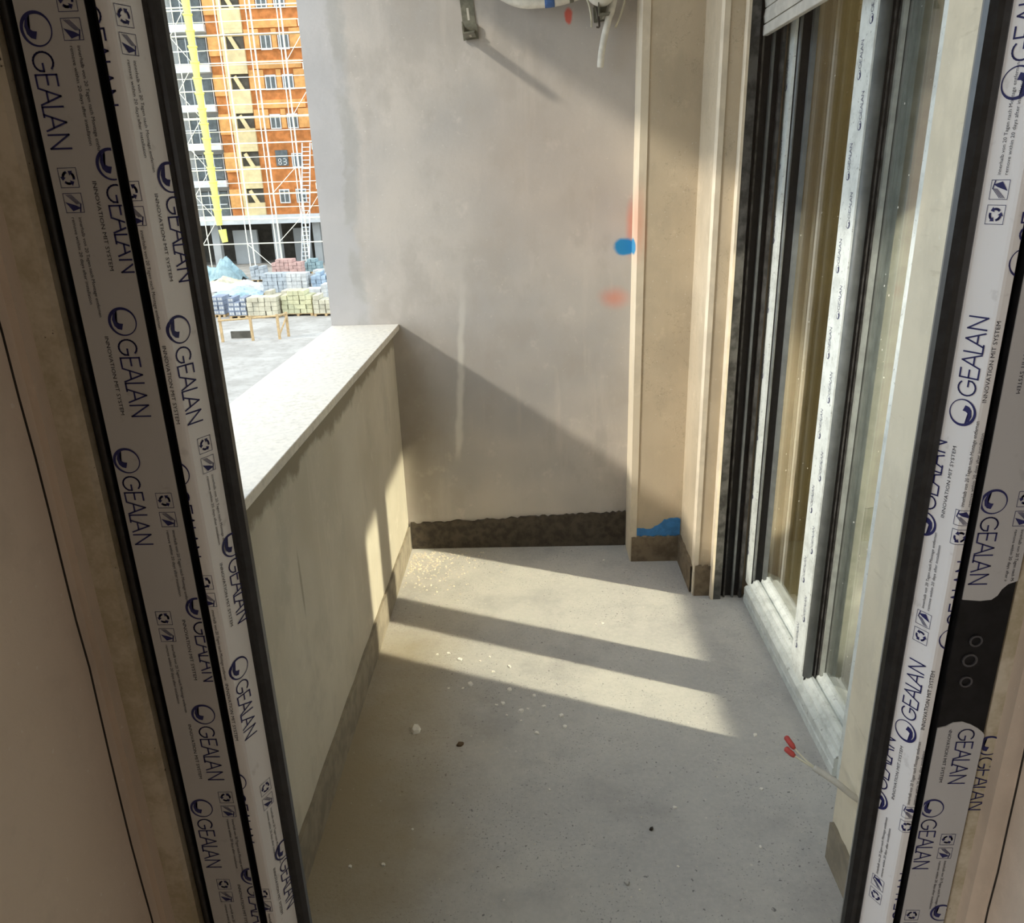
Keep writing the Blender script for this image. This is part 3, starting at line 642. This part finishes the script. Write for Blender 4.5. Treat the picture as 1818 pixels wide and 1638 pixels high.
# ------------------------------------------------------------------ cable end by the pier
CB = empty('cable_end', (0.704, 1.40, 0.268)); tag(CB, 'grey cable with bare wires and red connectors sticking out of the cream pier', 'cable')
pts = smoothpath([(0.712, 1.396, 0.262), (0.690, 1.399, 0.278), (0.660, 1.415, 0.298), (0.622, 1.447, 0.310)], 5)
child(MB().tube(pts, .0075, 10), 'sheath', 'cable', CB, smooth=True)
for w in (((0.624, 1.446, 0.311), (0.606, 1.466, 0.318), (0.590, 1.490, 0.328)), ((0.624, 1.446, 0.308), (0.604, 1.464, 0.312), (0.587, 1.480, 0.316))):
    child(MB().tube(smoothpath(w, 5), .0022, 6), 'wire', 'wire_pale', CB, smooth=True)
for a, b in (((0.590, 1.489, 0.327), (0.574, 1.512, 0.345)), ((0.588, 1.478, 0.315), (0.570, 1.496, 0.325))):
    a = Vector(a); b = Vector(b)
    child(MB().tube([a, a.lerp(b, .25), a.lerp(b, .9), b], [.004, .0068, .0068, .003], 8), 'connector', 'red', CB, smooth=True)

# ------------------------------------------------------------------ crumbs on the floor
def chip(name, x, y, s, mat, label, cat, group, seed, flat=0.35):
    r = random.Random(seed); m = MB(); n = 7
    ang = sorted(r.uniform(0, 2 * math.pi) for _ in range(n)); ang = [2 * math.pi * (i + r.uniform(-.3, .3)) / n for i in range(n)]
    lo2 = [(s * r.uniform(.6, 1.1) * math.cos(a), s * r.uniform(.45, .9) * math.sin(a)) for a in ang]
    m.v = [(a, b, 0) for a, b in lo2] + [(a * .75, b * .75, s * flat * r.uniform(.7, 1.2)) for a, b in lo2]
    m.f = [tuple(range(n - 1, -1, -1)), tuple(range(n, 2 * n))] + [(i, (i + 1) % n, n + (i + 1) % n, n + i) for i in range(n)]
    o = m.build(name, mat); o.location = (x, y, 0.0005); o.rotation_euler.z = r.uniform(0, 6); return tag(o, label, cat, group)
CHIPS = [(-0.284, 2.345, 0.01), (-0.235, 2.202, 0.011), (-0.103, 2.17, 0.01), (-0.106, 2.298, 0.009), (-0.161, 2.27, 0.007), (-0.02, 2.134, 0.008), (0.011, 2.08, 0.008), (0.065, 2.032, 0.009), (0.073, 1.979, 0.009), (-0.013, 1.952, 0.009), (-0.062, 2.058, 0.012), (-0.122, 2.097, 0.009), (-0.177, 2.358, 0.006), (-0.326, 2.382, 0.008), (0.644, 1.934, 0.007), (-0.21, 2.333, 0.005), (-0.107, 2.037, 0.005), (-0.062, 2.01, 0.005), (-0.259, 2.179, 0.005), (-0.306, 2.18, 0.005), (-0.365, 2.376, 0.006), (-0.143, 2.089, 0.006), (-0.041, 2.068, 0.006), (0.291, 3.082, 0.006), (0.241, 2.569, 0.006), (0.216, 2.562, 0.005), (0.354, 1.65, 0.006), (0.02, 1.717, 0.005), (0.642, 1.932, 0.007), (0.602, 1.715, 0.006), (0.545, 1.518, 0.005), (-0.401, 1.47, 0.006), (-0.482, 1.465, 0.006), (-0.342, 1.581, 0.004), (0.226, 1.393, 0.004), (0.329, 1.46, 0.004)]
for i, (x, y, s) in enumerate(CHIPS):
    chip('plaster_crumb', x, y, s * 1.25, 'plaster_chip', 'small white plaster crumb lying on the concrete balcony floor', 'plaster crumb', 'white plaster crumbs on the balcony floor', 50 + i)
chip('plaster_flake', -0.386, 1.972, .023, 'plaster_chip', 'large torn white plaster flake on the floor near the parapet', 'plaster flake', None, 12, .5)
chip('bark_scrap', -0.244, 1.905, .013, 'brown_bit', 'brown curled scrap on the floor beside the white crumbs', 'scrap', None, 13, .4)
chip('pebble', 0.280, 1.575, .0075, 'dark_bit', 'single dark pebble on the bare concrete floor', 'pebble', None, 14, .7)
chip('grey_lump', 0.197, 1.411, .010, 'screed', 'small grey mortar lump on the floor', 'mortar lump', None, 15, .5)
# loose grit in the corner and over the floor
m = MB(); r = random.Random(3)
def grain(m, x, y, s):
    k = len(m.v); a = r.uniform(0, 6)
    m.v += [(x + s * math.cos(a + t), y + s * math.sin(a + t), 0) for t in (0, 1.7, 3.2, 4.8)] + [(x, y, s * .8)]
    m.f += [(k, k + 1, k + 4), (k + 1, k + 2, k + 4), (k + 2, k + 3, k + 4), (k + 3, k, k + 4)]
for _ in range(420):
    a = abs(r.gauss(0, .13)); b = abs(r.gauss(0, .16)); grain(m, PX + .02 + a, 3.19 - b, r.uniform(.0018, .0065))
for _ in range(500): grain(m, r.uniform(PX + .02, 0.78), r.uniform(1.15, 3.2), r.uniform(.0008, .0022))
g = m.build('floor_grit', 'rubble'); g['kind'] = 'stuff'; tag(g, 'sandy grit heaped in the parapet corner and strewn on the balcony floor', 'grit')

# ------------------------------------------------------------------ building site beyond the parapet
ZG = -4.58
struct(box(-120, 80, -40, 140, ZG - 1, ZG).build('ground', 'ground'))
struct(box(-0.80, 4.3, -3.6, 3.5, ZG, -0.25).build('wall_building_base', 'grey_far'))
AP = empty('apartment_building', (-22, 66, ZG)); tag(AP, 'tall unfinished apartment block with orange and grey facade behind scaffolding', 'building')
Yf = 65.0; FH = 2.725; zt = 20.0
def apart(mb, name, mat, par=AP, **k): return child(mb, name, mat, par, **k)
apart(box(-40, -23.85, Yf + .7, Yf + 9, -0.7, zt), 'rear_wall', 'grey_far')
apart(box(-23.85, -8, Yf + .1, Yf + 9, -0.7, zt), 'rear_wall', 'orange')
apart(box(-40, -8, Yf - .7, Yf + 9, -1.35, -0.69), 'floor_slab', 'white_far')
apart(box(-40, -8, Yf + 4, Yf + 9, ZG, -1.35), 'ground_floor_wall', 'far_dark')
for x in (-38, -34.5, -31, -28.5, -25.6, -20.6, -17.3, -13, -9): apart(box(x - .30, x + .30, Yf + .2, Yf + .8, ZG, -1.35), 'column', 'grey_far')
apart(box(-24.6, -22.6, Yf + 1.4, Yf + 1.7, ZG, -1.9), 'ground_partition', 'grey_far')
apart(box(-19.8, -18.4, Yf + 2.2, Yf + 2.4, ZG, -1.9), 'ground_partition', 'grey_far')
def far_window(x0, x1, z0, z1, y, muntins=1, frame=.09):
    w = apart(box(x0, x1, y - .06, y + .02, z0, z1), 'window', 'white_far')
    n = muntins + 1; ww = (x1 - x0 - frame * (n + 1)) / n
    for i in range(n):
        a = x0 + frame + i * (ww + frame)
        p = box(a, a + ww, y - .075, y - .055, z0 + frame, z1 - frame).build('pane', 'far_glass', w)
for f in range(-1, 7):
    zb = 1.19 + FH * f     # top of a window row
    if f >= 0:
        # grey section: slab, balcony upstand, columns, windows
        apart(box(-40, -23.9, Yf - .25, Yf + .8, zb - 2.42, zb - 1.92), 'floor_slab', 'white_far')
        for x0 in (-26.55, -29.85, -33.15):
            w = apart(box(x0, x0 + 2.42, Yf + .58, Yf + .75, zb - 1.90, zb), 'window', 'far_dark')
            for q in (0, .78, 1.58, 2.36): box(x0 + q, x0 + q + .06, Yf + .52, Yf + .60, zb - 1.90, zb).build('mullion', 'white_far', w)
            box(x0 + .08, x0 + 2.3, Yf + .54, Yf + .59, zb - 1.85, zb - .06).build('pane', 'far_glass', w)
            for q in range(1): apart(box(x0, x0 + 2.42, Yf - .10, Yf - .04, zb - 1.02, zb - .96), 'balcony_rail', 'white_far')
        # orange strip panels
        apart(box(-23.83, -22.85, Yf - .08, Yf + .12, zb - 1.35, zb + .1), 'spandrel_panel', 'orange_light')
        # beige stair strip with dark openings
        apart(box(-22.80, -21.10, Yf - .12, Yf + .12, zb - 2.3, zb - .95), 'stair_panel', 'beige')
        apart(box(-22.72, -21.15, Yf + .06, Yf + .14, zb - .95, zb + .42), 'opening', 'far_dark')
        apart(box(-22.80, -22.45, Yf - .12, Yf + .12, zb - .95, zb + .42), 'stair_panel', 'beige')
        apart(box(-22.45, -21.10, Yf - .12, Yf + .12, zb + .12, zb + .42), 'stair_panel', 'beige')
        apart(MB().prism([(-22.3, zb - .1), (-22.05, zb + .05), (-21.5, zb - .95), (-21.85, zb - .95)], 'y', Yf - .05, Yf + .10), 'stair_flight', 'beige')
        if f != 1:
            far_window(-19.88, -19.05, zb - 1.05, zb, Yf + .05); far_window(-18.55, -17.72, zb - 1.05, zb, Yf + .05)
            far_window(-15.2, -14.3, zb - 1.05, zb, Yf + .05); far_window(-12.8, -11.9, zb - 1.05, zb, Yf + .05)
        else:
            far_window(-18.55, -17.72, zb - 1.15, zb - .1, Yf + .05)
            apart(box(-19.80, -18.85, Yf - .02, Yf + .06, zb - 1.0, zb + .15), 'sheet_panel', 'far_glass')
        if f >= 2:
            for x0, x1 in ((-21.05, -19.95), (-18.98, -18.62), (-17.65, -16.2), (-16.1, -15.3)): apart(box(x0, x1, Yf - .05, Yf + .12, zb - 1.0, zb + .35), 'spandrel_panel', 'orange_light')
            apart(box(-20.6, -17.0, Yf - .05, Yf + .12, zb + .42, zb + 1.0), 'spandrel_panel', 'orange_light')
for x in (-26.8, -30.1, -33.4): apart(box(x - .22, x + .22, Yf - .1, Yf + .8, -.7, zt), 'column', 'white_far')
# house-number sheet, read as 83 in the photograph
def seven(d, x, z, s=.20):
    on = {'8': 'abcdefg', '3': 'abcdg'}[d]; t = .05; m = MB()
    seg = {'a': (0, s, 2 * s - t, 2 * s), 'g': (0, s, s - t / 2, s + t / 2), 'd': (0, s, 0, t), 'b': (s - t, s, s, 2 * s), 'c': (s - t, s, 0, s), 'f': (0, t, s, 2 * s), 'e': (0, t, 0, s)}
    for k in on: a, b, c, d_ = seg[k]; m.box(x + a, x + b, Yf - .045, Yf - .03, z + c, z + d_)
    return apart(m, 'printed_number', 'white_far')
seven('8', -19.62, 2.98, .24); seven('3', -19.22, 2.98, .24)

SC = empty('scaffold', (-21.5, 63.6, ZG)); tag(SC, 'white tube scaffold standing in front of the orange apartment block', 'scaffold')
YS = (63.0, 64.1)
for x in [q * .970 for q in (-33.2, -29.9, -26.62, -22.98, -22.55, -20.65, -20.35, -18.35, -18.08, -16.65, -13.2, -10)]:
    for y in YS:
        if y == YS[1] and any(abs(x - q * .970) < .01 for q in (-22.55, -20.35, -18.08)): continue
        child(MB().tube([(x, y, ZG), (x, y, zt)], .042, 6), 'standard', 'scaf', SC)
LZ = [-2.75 + 1.82 * k for k in range(0, 13)]
for i, z in enumerate(LZ):
    child(MB().tube([(-34, YS[0], z), (-9.5, YS[0], z)], .045, 6), 'ledger', 'scaf', SC)
    if i: child(MB().tube([(-34, YS[0], z + .85), (-9.5, YS[0], z + .85)], .028, 6), 'guard_rail', 'scaf', SC)
    if i % 2: child(MB().tube([(-34, YS[1], z), (-9.5, YS[1], z)], .03, 6), 'ledger', 'scaf', SC)
    if i in (2, 5, 8, 11): child(box(-24, -9.5, YS[0] + .2, YS[1] - .2, z + .03, z + .07), 'plank', 'beige', SC)
for i in range(0, 12):
    a, b = ((-25.8, -24.4), (-24.4, -25.8))[i % 2]
    child(MB().tube([(a, YS[0] - .05, LZ[i]), (b, YS[0] - .05, LZ[i + 1])], .028, 6), 'brace', 'scaf', SC)
for i in (0, 1, 2, 5, 7):
    a, b = ((-19.8, -17.8), (-17.5, -16.1))[i % 2]
    child(MB().tube([(a, YS[0] - .05, LZ[i]), (b, YS[0] - .05, LZ[i + 1])], .026, 6), 'brace', 'scaf', SC)
child(MB().tube([(-22.3, YS[0] - .05, LZ[0]), (-20.4, YS[0] - .05, ZG)], .03, 6), 'brace', 'scaf', SC)
for z in (3.95, 1.15, 9.4, 12.2): child(box(-16.35, -15.95, YS[0] - .1, YS[0] + .1, z, z + .45), 'coupler_box', 'scaf', SC)

CH = empty('rubbish_chute', (-24.1, 62.6, -2.6)); tag(CH, 'yellow rubbish chute of stacked tapered buckets hanging down the scaffold', 'chute')
z = 16.2
while z > -0.6:
    x = -24.10
    child(MB().tube([(x, 62.55, z), (x, 62.55, z - .12), (x, 62.55, z - 1.16)], [.30, .29, .21], 12), 'bucket', 'chute', CH, smooth=False)
    child(MB().tube([(x, 62.55, z + .02), (x, 62.55, z - .09)], .34, 12), 'collar', 'chute', CH)
    z -= 1.02
child(MB().tube([(-23.95, 62.55, -1.6), (-23.85, 62.55, -2.55)], [.30, .22], 12), 'bucket', 'chute', CH)
child(MB().tube([(-24.10, 62.55, -1.0), (-24.0, 62.55, -1.62)], .02, 5), 'chain', 'scaf', CH)

LD = empty('site_ladder', (-17.9, 61.6, ZG)); tag(LD, 'long galvanised ladder leaning on the scaffold', 'ladder')
A = Vector((-17.45, 61.4, ZG)); B = Vector((-16.72, 62.85, 4.42)); off = Vector((.30, 0, 0))
for s in (-1, 1): child(MB().tube([A + off * s, B + off * s], .05, 6), 'rail', 'ladder', LD)
for i in range(1, 30):
    p = A.lerp(B, i / 30); child(MB().tube([p - off, p + off], .03, 5), 'rung', 'ladder', LD)

# stacks of blocks on pallets
COL = {'grey': srgb(160, 164, 166), 'white': srgb(182, 180, 175), 'pink': srgb(184, 150, 140), 'cream': srgb(182, 173, 150), 'teal': srgb(138, 158, 160), 'dark': srgb(128, 134, 146), 'blue': srgb(156, 170, 182), 'yellow': srgb(184, 178, 142)}
for k, c in COL.items(): M['blk_' + k] = plain('block_' + k, c, 0.85, 0.2, 0.14, 3)
def pallet(x, y, col, nx, nz, label, cat='block stack', bw=.30, bh=.22, holes=False, seed=1, group=None):
    r = random.Random(seed); root = empty('block_pallet', (x, y, ZG)); tag(root, label, cat, group)
    W_ = nx * bw; m = MB()
    for q in (-W_ / 2, -.06, W_ / 2 - .12): m.box(x + q, x + q + .12, y - .5, y + .5, ZG, ZG + .10)
    for q in range(5): m.box(x - W_ / 2, x + W_ / 2, y - .5 + q * .22, y - .5 + q * .22 + .12, ZG + .10, ZG + .13)
    child(m, 'pallet', 'wood', root)
    for k in range(nz):
        for i in range(nx):
            if k == nz - 1 and r.random() < .3: continue
            a = x - W_ / 2 + i * bw + r.uniform(-.02, .02); z = ZG + .13 + k * bh; d = r.uniform(-.03, .03)
            b = child(box(a + .012, a + bw - .012, y - .5 + d, y + .5 + d, z + .006, z + bh - .006), 'block', 'blk_' + col, root)
            if holes:
                for hx in (.05, .165):
                    child(box(a + hx, a + hx + .09, y - .5 + d - .004, y - .5 + d + .05, z + .05, z + bh - .05), 'hollow', 'blk_white', root)
    return root
pallet(-17.1, 55.9, 'pink', 7, 5, 'pink brick stack on a pallet near the ladder foot', seed=0)
pallet(-15.9, 58.0, 'teal', 4, 4, 'small greenish block stack behind the pink bricks', seed=1)
pallet(-18.5, 53.8, 'grey', 3, 4, 'narrow grey block stack beside the crumpled white sacks', seed=2)
pallet(-15.15, 47.0, 'grey', 5, 5, 'grey block stack between the blue sheeting and a white stack', seed=3)
pallet(-13.8, 46.8, 'white', 4, 5, 'white block stack between two grey stacks', seed=4)
pallet(-12.45, 47.2, 'blue', 4, 5, 'bluish grey block stack next to the concrete pillar', seed=5)
pallet(-15.65, 39.3, 'dark', 2, 4, 'narrow dark hollow block stack at the end of the front row', seed=6, holes=True)
pallet(-14.5, 38.8, 'dark', 3, 4, 'dark blocks with square white hollows in the front row', seed=7, holes=True)
pallet(-13.2, 38.6, 'cream', 5, 4, 'broad cream block stack in the front row behind the timber barrier', seed=8)
pallet(-11.6, 39.0, 'yellow', 5, 5, 'yellowish block stack in the middle of the front row', seed=9)
pallet(-10.15, 38.8, 'cream', 4, 4, 'cream block stack at the pillar end of the front row', seed=10)
pallet(-11.7, 43.0, 'white', 4, 4, 'white block stack between the front row and the grey stacks', seed=11)
pallet(-13.6, 42.6, 'cream', 5, 3, 'low cream block stack behind the front row', seed=12)
pallet(-16.4, 51.0, 'white', 5, 3, 'low white block stack in front of the pink bricks', seed=13)
pallet(-13.6, 52.5, 'white', 5, 3, 'low white block stack behind the bluish grey stack', seed=14)
# timber barrier
BA = empty('timber_barrier', (-11.8, 32.5, ZG)); tag(BA, 'low raw timber barrier frame standing in front of the block stacks', 'barrier')
for x, y in ((-13.03, 32.25), (-11.80, 32.4), (-10.72, 32.6), (-10.50, 33.15)): child(box(x - .05, x + .05, y - .04, y + .04, ZG, ZG + 1.05), 'post', 'wood', BA)
child(MB().tube([(-13.1, 32.22, ZG + .90), (-10.68, 32.6, ZG + .98)], .045, 6), 'rail', 'wood', BA)
child(MB().tube([(-10.72, 32.6, ZG + .98), (-10.48, 33.2, ZG + .98)], .045, 6), 'rail', 'wood', BA)
child(MB().tube([(-10.72, 32.6, ZG + .15), (-10.50, 33.15, ZG + .85)], .04, 6), 'strut', 'wood', BA)
tag(box(-12.95, -12.0, 33.0, 33.1, ZG, ZG + .30).build('dark_board', 'far_dark'), 'short dark board lying on the ground behind the timber barrier', 'board')
# heaps of sacks / folded tarpaulin
def heap(x, y, sx, sy, h, mat, label, seed):
    r = random.Random(seed); m = MB(); nx, ny = 14, 10; P = [r.uniform(0, 6) for _ in range(6)]
    for j in range(ny + 1):
        for i in range(nx + 1):
            u = i / nx * 2 - 1; v = j / ny * 2 - 1
            e = max(0, 1 - (u * u * u * u + v * v * v * v) * .95)
            z = h * e ** .5 * (.75 + .22 * math.sin(5 * u + P[0]) + .16 * math.sin(7 * v + 4 * u + P[1]) + r.uniform(-.1, .1))
            m.v.append((x + u * sx, y + v * sy, ZG + max(0.01, z)))
    w = nx + 1
    m.f = [(j * w + i, j * w + i + 1, (j + 1) * w + i + 1, (j + 1) * w + i) for j in range(ny) for i in range(nx)]
    return tag(m.build('sack_heap', mat), label, 'heap')
heap(-21.2, 54.6, 1.3, 1.0, 1.4, 'blk_teal', 'teal tarpaulin heap at the foot of the scaffold', 1)
heap(-18.6, 49.2, 2.0, .9, .55, 'blk_white', 'long heap of crumpled white sacks among the block stacks', 2)
heap(-17.4, 46.6, 1.5, .8, .5, 'blk_blue', 'pale blue crumpled sheeting spread before the grey block stacks', 3)
heap(-19.9, 51.2, 1.3, .7, .6, 'blk_cream', 'cream sack heap beside the teal tarpaulin', 4)
heap(-15.9, 43.8, 1.0, .7, .5, 'blk_teal', 'low greenish sack heap before the hollow dark blocks', 5)
